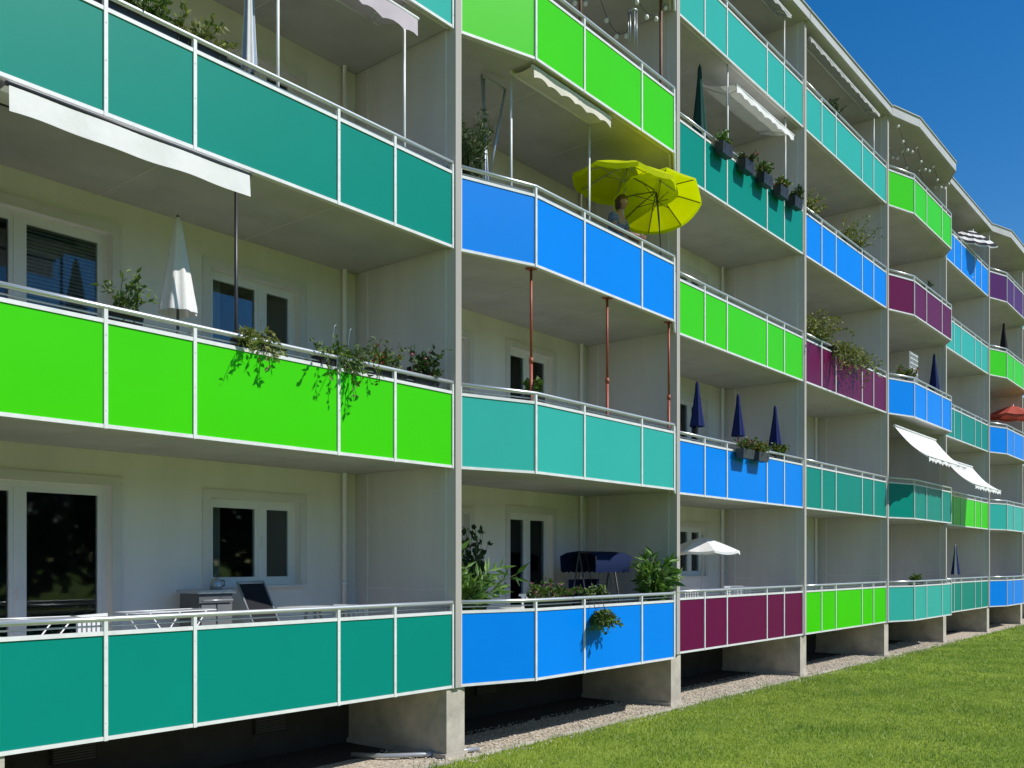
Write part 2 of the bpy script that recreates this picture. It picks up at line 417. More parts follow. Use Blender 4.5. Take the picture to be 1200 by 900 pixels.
# ---------------------------------------------------------------- props
def stems(mf,ms,base,n,length,up,spread,droop,lw,ll,lpn,mi=0,rb=.05,flow=0,mflow=None,bias=(0,0),xmin=-9):
    for i in range(n):
        p=Vector(base)+Vector((U(-rb[0],rb[0]) if isinstance(rb,tuple) else U(-rb,rb),U(-rb[1],rb[1]) if isinstance(rb,tuple) else U(-rb,rb),0))
        v=Vector((U(-spread,spread)+bias[0],U(-spread,spread)+bias[1],up*U(.6,1.2))); L=length*U(.35,1.15); st=8
        pts=[p.copy()]
        for j in range(st):
            v.z-=droop/st; v.x+=U(-.15,.15); v.y+=U(-.15,.15)
            if p.x<xmin+.1: v.x=abs(v.x)*.3+.02
            p=p+v.normalized()*(L/st); p.x=max(p.x,xmin+.05); pts.append(p.copy())
            for q in range(lpn):
                dv=v.normalized(); dx=U(-1,1)+dv.x*.6
                if p.x<xmin+.35: dx=abs(dx)
                mf.leaf(p+Vector((U(-.02,.02),U(-.02,.02),U(-.02,.02))),(dx,U(-1,1)+dv.y*.6,U(-.7,.8)+dv.z*.5),lw*U(.6,1.2),ll*U(.6,1.2),mi)
            if mflow is not None and rnd()<flow:
                for q in range(5): mflow.leaf(p,(U(-1,1),U(-1,1),U(-.3,1)),.03,.038)
        ms.tube(pts,.004,3)
def plant(label,loc,pot='trough',n=14,length=.4,up=1,spread=.6,droop=.5,lw=.05,ll=.08,lpn=3,leaf=mLEAF,flowers=None,flow=.3,pw=.6,potmat=mBLKP,name='balcony_plant',group=None,bias=(0,0),ph=.17,xmin=-9):
    t=thing(name,label,'plant',loc,group)
    s=MB()
    if pot=='trough':
        s.add([(-pw/2,-.07,0),(pw/2,-.07,0),(pw/2,.07,0),(-pw/2,.07,0),(-pw/2-.02,-.09,ph),(pw/2+.02,-.09,ph),(pw/2+.02,.09,ph),(-pw/2-.02,.09,ph)],[(0,3,2,1),(0,1,5,4),(1,2,6,5),(2,3,7,6),(3,0,4,7)])
        s.box(-pw/2,pw/2,-.07,.07,ph-.04,ph-.02,1)
        for xx in (-pw/2+.08,pw/2-.08): s.tube([(xx,-.09,ph*.4),(xx,-.1,ph+.05),(xx,-.02,ph+.07)],.005,5,1)
        rb=(pw/2-.03,.05)
    else:
        R_=pw/2; s.lathe((0,0,0),[(0,.0),(R_*.7,0),(R_*.95,ph),(R_*1.05,ph),(R_*1.05,ph+.03),(R_*.9,ph+.03),(R_*.88,ph),(0,ph)],18)
        rb=R_*.5
    s.build('planter',[potmat,mSTEM],t)
    mf=MB();ms=MB();mw=MB() if flowers else None
    stems(mf,ms,(0,0,ph),n,length,up,spread,droop,lw,ll,lpn,rb=rb,flow=flow,mflow=mw,bias=bias,xmin=xmin)
    mf.build('foliage',[leaf],t); ms.build('stems',[mSTEM],t)
    if mw and mw.v: mw.build('flowers',[flowers],t)
    return t
def R(r): return Z0+r*H+1.1
def FL(r): return Z0+r*H+.17
plant('small bushy green plant in a trough behind the green railing',(-4.42,.14,R(1)-.17),n=13,length=.36,up=1.1,leaf=mLEAF,lpn=2,pw=.26,lw=.032)
plant('sprawling tomato plant trailing over the green balcony panel',(-3.05,.10,R(1)-.17),n=18,length=.58,up=1.0,droop=2.4,spread=.55,bias=(0,-.35),leaf=mLEAFY,lpn=2,pw=.35,lw=.035,ll=.08)
plant('large trailing plant hanging down over the green panel',(-1.9,.10,R(1)-.17),n=26,length=.66,up=.95,droop=2.4,spread=.6,bias=(-.05,-.35),leaf=mLEAF,lpn=2,pw=.55,lw=.035,ll=.08)
plant('red flowering plants in a trough behind the railing',(-1.12,.12,R(1)-.17),n=22,length=.34,leaf=mLEAF,flowers=mFLR,lpn=2,flow=.15,pw=.5,lw=.035)
plant('dark leafy plant in a trough beside the partition',(-.5,.12,R(1)-.17),n=18,length=.45,leaf=mLEAFD,lpn=2,pw=.4,lw=.06,flowers=mFLP,flow=.1)
for i,xx in enumerate((-1.95,-1.72)):
    t=thing('plant_support','thin curved metal plant support in a balcony trough','garden stake',(xx,.12,R(1)-.1),'plant supports in the trough')
    s=MB(); s.tube([(0,0,0),(.01,0,.35),(.03,0,.48),(.06,0,.5)],.003,5); s.build('wire',[mGREYM],t)
plant('leafy green plants along the top teal railing',(-4.3,.12,R(2)-.17),n=30,length=.42,leaf=mLEAF,lpn=2,pw=.9,flowers=mFLW,flow=.05,lw=.04)
plant('leafy green plants along the top teal railing',(-3.65,.12,R(2)-.17),n=16,length=.3,leaf=mLEAFY,lpn=2,pw=.5)

def closed_parasol(label,loc,mat,top,length,rad=.17,group=None,name='closed_parasol',mat2=None,polemat=mFR):
    t=thing(name,label,'parasol',loc,group)
    s=MB(); n=40
    prof=[(0.016,top),(.035,top-.04),(rad*.32,top-length*.2),(rad*.5,top-length*.42),(rad*.68,top-length*.62),(rad*.84,top-length*.8),(rad*.98,top-length*.94),(rad*1.02,top-length)]
    s.lathe((0,0,0),prof,n,mod=lambda k,j:1+.10*math.cos(2*math.pi*k/5+j*.12)*min(1,j/3))
    if mat2:
        for i in range(len(s.m)): s.m[i]=1 if (i%n)%10<4 else 0
    s.build('canopy',[mat]+([mat2] if mat2 else []),t)
    s=MB(); s.tube([(0,0,.05),(0,0,top+.005)],.015,10); s.lathe((0,0,0),[(.0,top+.03),(.016,top+.02),(.016,top+.0),(0,top-.01)],10); s.build('pole',[polemat],t)
    s=MB(); s.lathe((0,0,0),[(0,0),(.24,0),(.24,.05),(.06,.09),(.03,.25),(0,.25)],18); s.build('base',[mCONC],t)
    return t
closed_parasol('folded white parasol standing behind the green balcony railing',(-3.41,.9,FL(1)),mWHC,2.30,1.02,.19,polemat=mVENT)
closed_parasol('folded pale blue and white striped parasol on the teal balcony',(-2.9,.35,FL(2)),mWHC,2.6,1.5,.08,mat2=mBLUC)
closed_parasol('tall folded dark green parasol on the teal balcony',(7.29,.4,FL(3)),mDGRC,2.5,1.4,.15,polemat=mBLK)
p=closed_parasol('folded navy blue parasol behind the blue balcony railing',(7.1,.35,FL(1)),mNAVC,2.05,.85,.13,group='folded navy parasols',polemat=mVENT)
for xx in (8.84,10.65): dup(p,(xx,.35,FL(1)))
closed_parasol('folded navy parasol on the corner of a blue balcony',(22.3,.2,FL(2)),mNAVC,2.35,1.1,.15,polemat=mVENT)
closed_parasol('folded navy and white parasol on the lowest teal balcony',(25.2,.3,FL(0)),mNAVC,2.05,1.0,.14,mat2=mWHC)
closed_parasol('folded black parasol on the green balcony',(31.4,.1,FL(3)),mBKC,2.3,1.2,.16)

def parasol(label,loc,mat,rad,z,rise=.3,tilt=(0,0),n=8,mat2=None,val=.1,polemat=mGREYM,clamp=None):
    t=thing('open_parasol',label,'parasol',loc)
    s=MB(); seg=n*4; rings=6
    T=Matrix.Rotation(tilt[0],3,'X')@Matrix.Rotation(tilt[1],3,'Y')
    def P(k,f,zz=0):
        w=2*math.pi*k/seg; ph=(k%4)/4; sag=math.sin(ph*math.pi)
        rr=rad*f*(1-.06*sag)
        return T@Vector((math.cos(w)*rr,math.sin(w)*rr,rise*(1-f**1.25)-.04*sag*f*rad+zz))+Vector((0,0,z))
    vs=[T@Vector((0,0,rise))+Vector((0,0,z))]
    for j in range(1,rings+1):
        for k in range(seg): vs.append(P(k,j/rings))
    for k in range(seg): vs.append(P(k,1.01,-val*(.75+.25*math.sin((k%4)/4*math.pi))))
    s.v+=[tuple(v) for v in vs]
    for k in range(seg): s.face([0,1+k,1+(k+1)%seg],0,False)
    for j in range(rings):
        for k in range(seg):
            s.face([1+j*seg+k,1+(j+1)*seg+k,1+(j+1)*seg+(k+1)%seg,1+j*seg+(k+1)%seg],(j+1)%2 if mat2 else 0,False)
    s.build('canopy',[mat]+([mat2] if mat2 else []),t)
    s=MB()
    hub=T@Vector((0,0,rise-.35*rad))+Vector((0,0,z))
    for k in range(n):
        s.tube([T@Vector((0,0,rise-.03))+Vector((0,0,z)),P(k*4,.5)-Vector((0,0,.02)),P(k*4,.99)-Vector((0,0,.015))],.009,5)
        s.tube([hub,P(k*4,.5)-Vector((0,0,.03))],.006,5)
    s.build('ribs',[polemat],t)
    s=MB(); top=T@Vector((0,0,rise+.05))+Vector((0,0,z)); low=T@Vector((0,0,-.35))+Vector((0,0,z))
    if clamp is None:
        s.tube([(low.x,low.y,.04),low,top],.019,10); s.build('pole',[polemat],t)
        s=MB(); s.lathe((low.x,low.y,0),[(0,0),(.24,0),(.24,.05),(.06,.09),(.03,.22),(0,.22)],18); s.build('base',[mCONC],t)
    else:
        s.tube([clamp,(clamp[0],clamp[1],clamp[2]+.45),low,top],.016,10); s.build('pole',[polemat],t)
        s=MB(); s.box(clamp[0]-.04,clamp[0]+.04,clamp[1]-.05,clamp[1]+.05,clamp[2]+.08,clamp[2]+.2); s.build('clamp',[mBLK],t)
    return t
parasol('open lime yellow parasol shading the blue balcony',(4.12,.05,FL(2)),mYELC,.88,2.0,.33,(math.radians(7),math.radians(4)),val=.09)
parasol('lime yellow parasol tilted gently out over the blue balcony rail',(4.72,-.18,FL(2)),mYELC,.74,1.82,.24,(math.radians(-15),math.radians(16)),clamp=(-.05,-.10,.5),val=.06,polemat=mVENT)
parasol('open cream parasol above the maroon balcony',(8.35,.9,FL(0)),mWHC,.78,1.68,.28,(0,0),val=.05)
parasol('open black and white striped parasol on the blue top balcony',(26.2,.1,FL(4)),mWHC,.95,1.3,.32,(math.radians(24),math.radians(-14)),n=12,mat2=mBKC,val=.04,polemat=mFR)
parasol('open faded red parasol over the blue balcony',(32.9,.1,FL(2)),mREDC,.95,1.7,.4,(math.radians(5),0))

def awning(label,x0,x1,yf,zf,yb,zbk,mat,val=.2,poles=True,scal=.04,floor=None,polemat=mFR,ceil=None,name='awning',arms=True,sag=.03,wave=.008):
    t=thing(name,label,'awning',(x0,0,0)); L=x1-x0
    s=MB(); n=max(8,int(L/.08)); rows=8
    for j in range(rows+1):
        f=j/rows
        for i in range(n+1):
            s.v.append((L*i/n,yb+(yf-yb)*f,zbk+(zf-zbk)*f-sag*math.sin(f*math.pi)-wave*math.sin(i*.9)*f-(wave*3*abs(math.sin(i*.31))*f if wave>.01 else 0)))
    for j in range(rows):
        for i in range(n):
            a=j*(n+1)+i; s.face([a,a+1,a+n+2,a+n+1],0,True)
    b=len(s.v)
    for i in range(n+1):
        w0=-wave*math.sin(i*.9)-(wave*3*abs(math.sin(i*.31)) if wave>.01 else 0)
        s.v.append((L*i/n,yf-.012,zf+.01+(w0 if wave>.01 else 0)))
    for i in range(n+1): s.v.append((L*i/n,yf-.02-.012*math.sin(i*.7),zf-val+(scal*abs(math.sin(i*math.pi/4)) if scal else .006*math.sin(i*.37))))
    for i in range(n): s.face([b+i,b+i+1,b+n+2+i,b+n+1+i],0,True)
    s.build('canopy',[mat],t)
    s=MB(); s.tube([(-.02,yf,zf-.01),(L+.02,yf,zf-.01)],.022,8); s.tube([(-.02,yb,zbk+.02),(L+.02,yb,zbk+.02)],.035,8)
    if arms:
        for xx in (.12,L-.12): s.tube([(xx,yb,zbk-.02),(xx+(.25 if xx<1 else -.25),(yb+yf)/2,(zbk+zf)/2-.06),(xx,yf,zf-.03)],.012,6)
    s.build('awning_arms',[polemat],t)
    if poles:
        for xx in (.0,L):
            s=MB(); yy=max(yf+.12,.12); s.tube([(xx,yy,floor),(xx,yy,ceil)],.018,8); s.lathe((xx,yy,floor),[(0,0),(.05,0),(.05,.02),(.0,.03)],10); s.build('pole',[polemat],t)
    return t
C=lambda r: Z0+(r+1)*H+.02
awning('white fabric awning clamped between floor and ceiling on black poles',-5.55,-3.22,-.1,6.46,.45,6.52,mWHC,.24,scal=0,floor=FL(1),ceil=C(1),polemat=mBLK,arms=False)
awning('pale pink scalloped awning on the teal balcony',-2.7,-.82,-.1,9.12,.6,9.3,mPINKC,.26,floor=FL(2),ceil=C(2))
awning('cream awning with scalloped edge above the blue balcony',1.25,3.17,-.27,9.33,.12,9.35,mBEIC,.17,floor=FL(2),ceil=C(2),arms=False)
awning('white scalloped awning above the row of flower boxes',7.9,10.66,-.06,11.76,.7,12.0,mWHC,.16,floor=FL(3),ceil=C(3))
awning('rolled grey awning under the roof edge of the top balcony',11.7,16.4,-.02,14.66-DR,.3,14.78-DR,mGRYC,.12,floor=FL(4),ceil=C(4)-.14-DR)
awning('rolled grey awning under the roof edge of the top balcony',6.2,10.6,-.02,14.66-DR,.3,14.78-DR,mGRYC,.12,floor=FL(4),ceil=C(4)-.14-DR)
awning('draped white fabric awning sloping out over the dark teal balcony',17.4,21.3,-.98,5.35,-.1,6.22,mWHC,.16,poles=False,scal=.06,arms=False,sag=.10,wave=.02)
awning('draped white fabric awning sloping out over the green balcony',22.3,25.7,-.98,4.92,-.1,5.75,mWHC,.16,poles=False,scal=.06,arms=False,sag=.10,wave=.02)

base=None
for i,(xx,yy) in enumerate(((1.27,-.22),(3.13,-.24),(5.0,-.24))):
    if base is None:
        t=thing('support_post','slim rust red steel post between balcony floor and ceiling','post',(xx,yy,FL(1)),'red steel posts on the balcony')
        s=MB(); s.tube([(0,0,.0),(0,0,1.4)],.024,10); s.tube([(0,0,1.4),(0,0,2.67)],.019,10); s.build('tube',[mRED],t)
        s=MB(); s.box(-.06,.06,-.06,.06,0,.012); s.box(-.06,.06,-.06,.06,2.655,2.667); s.lathe((0,0,1.36),[(.025,0),(.032,0),(.032,.08),(.02,.08)],10); s.build('plate',[mRED],t); base=t
    else: dup(base,(xx,yy,FL(1)))
t=thing('folding_stand','grey folded metal frame leaning by the balcony railing','folding frame',(1.1,.35,FL(2)))
s=MB()
for a,b in (((-.12,0,0),(-.05,.1,2.6)),((.3,0,2.55),(-.05,.05,1.0)),((.02,0,0),(-.12,.08,2.62)),((-.05,.05,1.0),(.1,0,0)),((-.12,.08,2.6),(.3,0,2.55))): s.tube([a,b],.018,8)
s.build('frame',[mGREYM],t)
plant('small conifer in a pot beside the partition wall',(.55,.3,FL(2)),pot='pot',n=70,length=.85,up=1.6,spread=.35,droop=.2,lw=.02,ll=.09,lpn=7,leaf=mLEAFD,pw=.4,potmat=mTERRA,ph=.85,name='potted_conifer',xmin=-.42)
plant('tall plant with long narrow leaves behind the blue railing',(.5,.3,FL(0)),pot='pot',n=20,length=.85,up=1.6,spread=.5,droop=.9,lw=.06,ll=.26,lpn=3,leaf=mLEAFL,pw=.4,potmat=mTERRA,ph=.7,xmin=-.38)
plant('climbing plant on a dark trellis near the window',(1.55,1.1,FL(0)),pot='pot',n=44,length=1.3,up=2.4,spread=.35,droop=.2,lw=.07,ll=.11,lpn=3,leaf=mLEAFD,pw=.4,potmat=mBLKP,ph=.5)
plant('pink and white flowers along the blue balcony railing',(1.7,-.2,R(0)-.17),n=26,length=.24,lpn=2,flowers=mFLP,flow=.25,pw=.9,potmat=mBLKP)
plant('low green plants with white flowers on the blue balcony',(2.8,-.22,R(0)-.17),n=16,length=.15,lpn=2,flowers=mFLW,flow=.2,pw=.7)
plant('bushy green shrub with pointed leaves in a pot behind the railing',(5.12,.12,FL(0)+.25),pot='pot',n=30,length=.75,up=1.6,spread=.6,droop=.6,lw=.075,ll=.24,lpn=3,leaf=mLEAFL,pw=.4,potmat=mTERRA,ph=.45)
t=plant('straggly green herbs in a dark pot hung outside the blue panel',(2.62,-.50,R(0)-.42),pot='pot',n=34,length=.34,up=.6,spread=.9,droop=2.2,lw=.045,ll=.07,lpn=3,leaf=mLEAF,pw=.26,ph=.16,name='hanging_flower_pot')
s=MB()
for dx in (-.12,.12): s.tube([(dx,0,.16),(dx,.1,.36),(dx,.16,.44)],.006,5)
s.build('hanger',[mBLK],t)
# swing seat
t=thing('swing_seat','navy blue garden swing seat with fabric canopy','swing seat',(4.15,1.0,FL(0)))
s=MB(); LW=1.0
for xx in (0,LW):
    s.tube([(xx,-.30,0),(xx,0,1.62)],.016,8); s.tube([(xx,.30,0),(xx,0,1.62)],.016,8)
s.tube([(0,0,1.62),(LW,0,1.62)],.016,8); s.build('frame',[mVENT],t)
s=MB()
prof=[(-.36,1.30),(-.38,1.55),(-.24,1.61),(0,1.635),(.24,1.61),(.38,1.55),(.36,1.3)]
for i in range(19):
    for (y,z) in prof: s.v.append((-.04+(LW+.08)*i/18,y,z-(.04*abs(math.sin(i*1.2)) if z<1.5 else 0)))
for i in range(18):
    for j in range(6):
        a=i*7+j; s.face([a,a+1,a+8,a+7],0,True)
s.build('canopy',[clothM('navy_swing_canvas',(.004,.013,.055),.05)],t)
s=MB(); s.box(.1,LW-.1,-.3,.2,.42,.52); s.box(.1,LW-.1,.2,.3,.45,1.15); s.build('seat',[clothM('navy_swing_canvas',(.004,.013,.055),.05)],t)
for xx in (.2,LW-.2):
    s=MB(); s.tube([(xx,-.25,.5),(xx,0,1.6),(xx,.25,.9)],.006,5); s.build('hanging_chain',[mVENT],t)

def chair(label,loc,rz,mat,group=None):
    t=thing('garden_chair',label,'chair',loc,group,rz)
    s=MB(); s.box(-.23,.23,-.22,.22,.42,.45); s.build('seat',[mat],t)
    s=MB()
    for i in range(6): s.box(-.2+i*.072,-.155+i*.072,.22,.24,.5,.9)
    s.box(-.22,.25,.215,.245,.9,.94); s.box(-.22,.25,.215,.245,.47,.5); s.build('backrest',[mat],t)
    for dx in (-.2,.2):
        for dy in (-.2,.2):
            l=MB(); l.tube([(dx*.95,dy*.95,.43),(dx*1.15,dy*1.15,0)],.016,8); l.build('leg',[mat],t)
    for dx in (-.25,.25):
        l=MB(); l.tube([(dx,.22,.66),(dx,-.2,.66),(dx,-.22,.44)],.016,8); l.build('armrest',[mat],t)
    return t
c=chair('white garden chair behind the blue balcony railing',(3.0,.3,FL(0)),.6,mPVC,'white garden chairs')
dup(c,(3.1,1.2,FL(0)),2.4); 
for (x,y,a) in ((7.5,.5,1.2),(9.3,.5,-1.1),(9.9,1.1,2.6)): 
    d=dup(c,(x,y,FL(0)),a); d['label']='white garden chair behind the maroon balcony railing'
for (x,y,a) in ((-1.3,.35,1.9),(-4.4,.4,.5)):
    d=dup(c,(x,y,FL(0)),a); d['label']='white garden chair behind the teal balcony railing'
def table(label,loc,mat,r=.45,h=.74):
    t=thing('garden_table',label,'table',loc); s=MB(); s.lathe((0,0,0),[(0,h-.03),(r,h-.03),(r+.01,h-.015),(r,h),(0,h)],28); s.build('table_top',[mat],t)
    for i in range(3):
        w=i*2.094; l=MB(); l.tube([(math.cos(w)*.08,math.sin(w)*.08,h-.03),(math.cos(w)*.3,math.sin(w)*.3,0)],.016,8); l.build('leg',[mat],t)
table('round white garden table on the maroon balcony',(8.4,.75,FL(0)),mPVC); table('round white table on the blue balcony',(2.5,.8,FL(0)),mPVC)
table('round white table on the teal balcony',(-1.95,.45,FL(0)),mPVC,.42,.92)
def rack(label,loc,rz=0,grp='laundry drying racks'):
    t=thing('drying_rack',label,'drying rack',loc,grp,rz); s=MB(); z=.93; e=.48
    for yy in (-.2,.2): s.tube([(-e,yy,z),(e,yy,z)],.007,6)
    s.tube([(-e,-.2,z),(-e,.2,z)],.007,6); s.tube([(e,-.2,z),(e,.2,z)],.007,6)
    s.build('frame',[mPVC],t)
    s=MB()
    for i in range(7):
        yy=-.16+i*.053; s.tube([(-e,yy,z),(e,yy,z)],.002,4)
    s.build('wire',[mGREYM],t)
    for sx in (-1,1):
        l=MB(); l.tube([(sx*.35,-.2,z),(-sx*.34,-.2,.02),(-sx*.34,.2,.02),(sx*.35,.2,z)],.007,6); l.build('leg',[mPVC],t)
    return t
a=rack('white folding laundry rack behind the teal railing',(-3.6,.8,FL(0)),.12)
dup(a,(-5.2,.45,FL(0)),-.1)
t=thing('garden_cabinet','grey outdoor cabinet with silver top against the wall','cabinet',(-2.65,1.55,FL(0)))
s=MB(); s.box(-.22,.22,-.2,.2,.03,1.08); s.build('body',[M('anthracite_paint',(.10,.105,.11),rough=.5)],t)
s=MB(); s.box(-.25,.25,-.23,.23,1.08,1.12); s.tube([(-.2,-.24,1.0),(.2,-.24,1.0)],.012,6); s.build('worktop',[mGREYM],t)
s=MB(); s.box(-.2,-.01,-.215,-.201,.08,.95); s.box(.01,.2,-.215,-.201,.08,.95); s.build('door',[M('grey_door_paint',(.16,.165,.17),rough=.5)],t)
t=thing('kettle','small steel kettle on the grey cabinet','kettle',(-2.55,1.5,FL(0)+1.12)); s=MB(); s.lathe((0,0,0),[(0,0),(.07,0),(.075,.06),(.055,.12),(.02,.14),(0,.15)],14); s.build('body',[mGREYM],t); s=MB(); s.tube([(.06,0,.11),(.11,0,.10),(.11,0,.05),(.07,0,.03)],.008,6); s.build('handle',[mBLKP],t)
t=thing('folding_lounger','black fabric folding recliner with pale frame','lounger',(-1.95,1.25,FL(0)),None,.3)
s=MB(); s.add([(-.24,.3,1.18),(.24,.3,1.18),(.24,-.05,.45),(-.24,-.05,.45),(.24,-.55,.5),(-.24,-.55,.5)],[(0,1,2,3),(3,2,4,5)]); s.build('sling',[mBKC],t)
s=MB()
for dx in (-.25,.25):
    s.tube([(dx,.31,1.2),(dx,-.05,.44),(dx,-.56,.49)],.014,6); s.tube([(dx,.2,0),(dx,-.3,.66)],.014,6); s.tube([(dx,-.5,0),(dx,.1,.68),(dx,-.35,.7)],.014,6)
s.tube([(-.25,.31,1.2),(.25,.31,1.2)],.014,6); s.build('frame',[mGREYM],t)

lf=[mLEAFL,mLEAFD,mLEAF,mLEAF,mLEAFD]; fw=[mFLW,mFLR,mFLP,mFLO,None]
for i,xx in enumerate((7.25,8.2,9.05,9.85,10.6)):
    lab=['black flower box with white flowers hung outside the teal railing','black flower box with red flowers hung outside the teal railing','black flower box with pink flowers hung outside the teal railing','black flower box with orange flowers hung outside the teal railing','black flower box with green leaves hung outside the teal railing'][i]
    plant(lab,(xx,-.13,R(3)-.32),n=16,length=.24,lpn=2,leaf=lf[i],flowers=fw[i],flow=.22,pw=.38,ph=.21,name='hanging_flower_box',group='black flower boxes on the railing')
for i,xx in enumerate((8.15,8.85)):
    plant(['grey flower box with pink flowers hung on the blue railing','grey flower box with orange flowers hung on the blue railing'][i],(xx,-.13,R(1)-.28),n=22,length=.24,lpn=2,leaf=mLEAF,flowers=[mFLP,mFLO][i],flow=.35,pw=.45,ph=.18,name='hanging_flower_box',potmat=M('dark_grey_plastic',(.05,.055,.06),rough=.5),group='flower boxes on the blue railing')
plant('red flowers in a box inside the blue railing',(10.2,.1,R(1)-.15),n=20,length=.2,flowers=mFLR,flow=.3,pw=.5)
plant('small flowering plant at the corner of the teal railing',(1.4,-.15,R(1)-.17),n=10,length=.25,flowers=mFLO,flow=.3,pw=.3)
plant('grassy plant in a trough on the blue railing',(12.0,.1,R(3)-.17),n=30,length=.5,up=1.2,droop=1,leaf=mLEAFY,pw=.7,xmin=-.5)
plant('straggly dry tomato plants above the blue railing',(14.7,.1,R(3)-.17),n=40,length=.75,up=1.3,droop=1,leaf=mLEAFY,pw=1.3,lpn=2)
plant('tall yellow green bush above the maroon railing',(12.2,.1,R(2)-.17),n=60,length=.95,up=1.1,droop=1.2,leaf=mLEAFY,pw=1.3,lpn=3,xmin=-.7)
plant('trailing yellow green plant hanging over the maroon panel',(14.0,.05,R(2)-.17),n=70,length=.95,up=.7,droop=2.3,bias=(0,-.4),leaf=mLEAFY,pw=1.9,lpn=3)
plant('green plant on the top teal balcony',(13.4,.1,R(4)-.17),n=16,length=.3,leaf=mLEAFD,pw=.5)
t=thing('trellis','white wooden lattice trellis on the blue balcony','trellis',(18.8,-.2,R(2)-.1)); s=MB()
for i in range(7): s.box(-.36+i*.12-.01,-.36+i*.12+.01,0,.02,0,.9)
for i in range(7): s.box(-.38,.38,-.012,-.001,.05+i*.13,.07+i*.13)
s.build('lattice',[mPVC],t)
plant('red geraniums beside the white trellis',(18.4,-.15,R(2)-.17),n=30,length=.35,flowers=mFLR,flow=.45,pw=.8)
plant('green plants on the maroon balcony railing',(20.0,-.2,R(3)-.17),n=14,length=.25,leaf=mLEAFD,pw=.6)
plant('pale flowers on the lowest light teal balcony',(19.0,-.2,R(0)-.17),n=20,length=.2,flowers=mFLW,flow=.3,pw=.8)
d=dup(c,(18.6,.6,FL(0)),.4); d['label']='white garden chair behind the light teal railing'
d=dup(c,(12.6,.7,FL(0)),.4); d['label']='white garden chair behind the green railing'

def lights(label,x0,x1,y0,y1,z,nsw=3,sag=.35):
    t=thing('string_lights',label,'string lights',(x0,0,z)); L=x1-x0; w=MB(); bm_=None
    for s_ in range(nsw):
        yy=y0+(y1-y0)*s_/max(1,nsw-1); pts=[]
        for i in range(25):
            f=i/24; g=(f*3)%1.0; zz=-sag*(1-(2*g-1)**2)*(.8+.2*s_)
            pts.append((L*f,yy,zz))
            if i%2==0:
                if bm_ is None:
                    b=MB(); b.lathe((0,0,0),[(0,-.045),(.03,-.03),(.04,0),(.03,.03),(0,.05)],8); bo=b.build('bulb',[mBULB],t,(L*f,yy,zz-.07)); bm_=bo.data
                else: place(bm_,'bulb',t,(L*f,yy,zz-.07))
        w.tube(pts,.006,4)
    w.build('cable',[mBLK],t)
lights('string of small white globe lamps hung under the ceiling',1.6,5.3,0.0,.6,12.15,2,.55)
lights('string of white lamps under the roof of the corner balcony',17.4,22.4,-.2,.6,14.72-DR,3,.45)
for (x,y) in ((5.15,.0),(2.4,-.25)):
    t=thing('support_post','slim brown post between balcony floor and ceiling','post',(x,y,FL(3)),'brown posts on the green balcony')
    s=MB(); s.tube([(0,0,0),(0,0,2.67)],.028,10); s.build('shaft',[mWOOD],t)
    s=MB(); s.box(-.05,.05,-.05,.05,2.65,2.668); s.box(-.05,.05,-.05,.05,0,.012); s.build('plate',[mBLK],t)
t=thing('wind_chime','dark metal wind chime hanging from the ceiling','wind chime',(4.4,.1,12.18)); s=MB(); s.tube([(0,0,0),(0,0,-.5)],.004,4); s.lathe((0,0,-.55),[(0,0),(.09,0),(.09,.02),(0,.03)],14)
for i in range(6):
    w=i*1.047; s.tube([(math.cos(w)*.07,math.sin(w)*.07,-.55),(math.cos(w)*.07,math.sin(w)*.07,-.95-.05*i)],.009,6)
s.build('tubes',[mGREYM],t)

# ---------------------------------------------------------------- person
def skin(nodes,edges,sub=2,root=0):
    me=bpy.data.meshes.new('tmp'); me.from_pydata([n[0] for n in nodes],edges,[]); o=bpy.data.objects.new('tmp',me); COL.objects.link(o)
    o.modifiers.new('s','SKIN')
    for i,n in enumerate(nodes):
        sv=me.skin_vertices[0].data[i]; r=n[1]; sv.radius=r if isinstance(r,tuple) else (r,r); sv.use_root=(i==root)
    m=o.modifiers.new('u','SUBSURF'); m.levels=sub; m.render_levels=sub
    dg=bpy.context.evaluated_depsgraph_get(); me2=bpy.data.meshes.new_from_object(o.evaluated_get(dg)); bpy.data.objects.remove(o); return me2
def merge(name,items,mats,parent):
    bm=bmesh.new()
    for me,mi in items:
        n0=len(bm.faces); bm.from_mesh(me); bm.faces.ensure_lookup_table()
        if mi is not None:
            for f in bm.faces[n0:]: f.material_index=mi
        for f in bm.faces[n0:]: f.smooth=True
    me=bpy.data.meshes.new(name); bm.to_mesh(me); bm.free()
    for m in mats: me.materials.append(m)
    o=bpy.data.objects.new(name,me); COL.objects.link(o); o.parent=parent; return o
mSKIN=M('skin',(.36,.19,.125),rough=.55,var=.06,scale=12); mHAIR=M('brown_hair',(.05,.026,.015),rough=.5,var=.4,scale=60,bump=.5)
mSHIRT=M('blue_grey_patterned_shirt',(.14,.18,.27),rough=.85,var=.75,scale=28); mTROU=M('dark_trousers',(.03,.035,.05),rough=.9)
mEYE=M('eye_dark',(.02,.015,.01),rough=.2); mEYW=M('eye_white',(.7,.7,.68),rough=.3); mLIP=M('lips',(.36,.12,.10),rough=.5)
P_=thing('person','person in a blue grey patterned top standing at the balcony rail','person',(3.95,.05,FL(2)),None,math.radians(4))
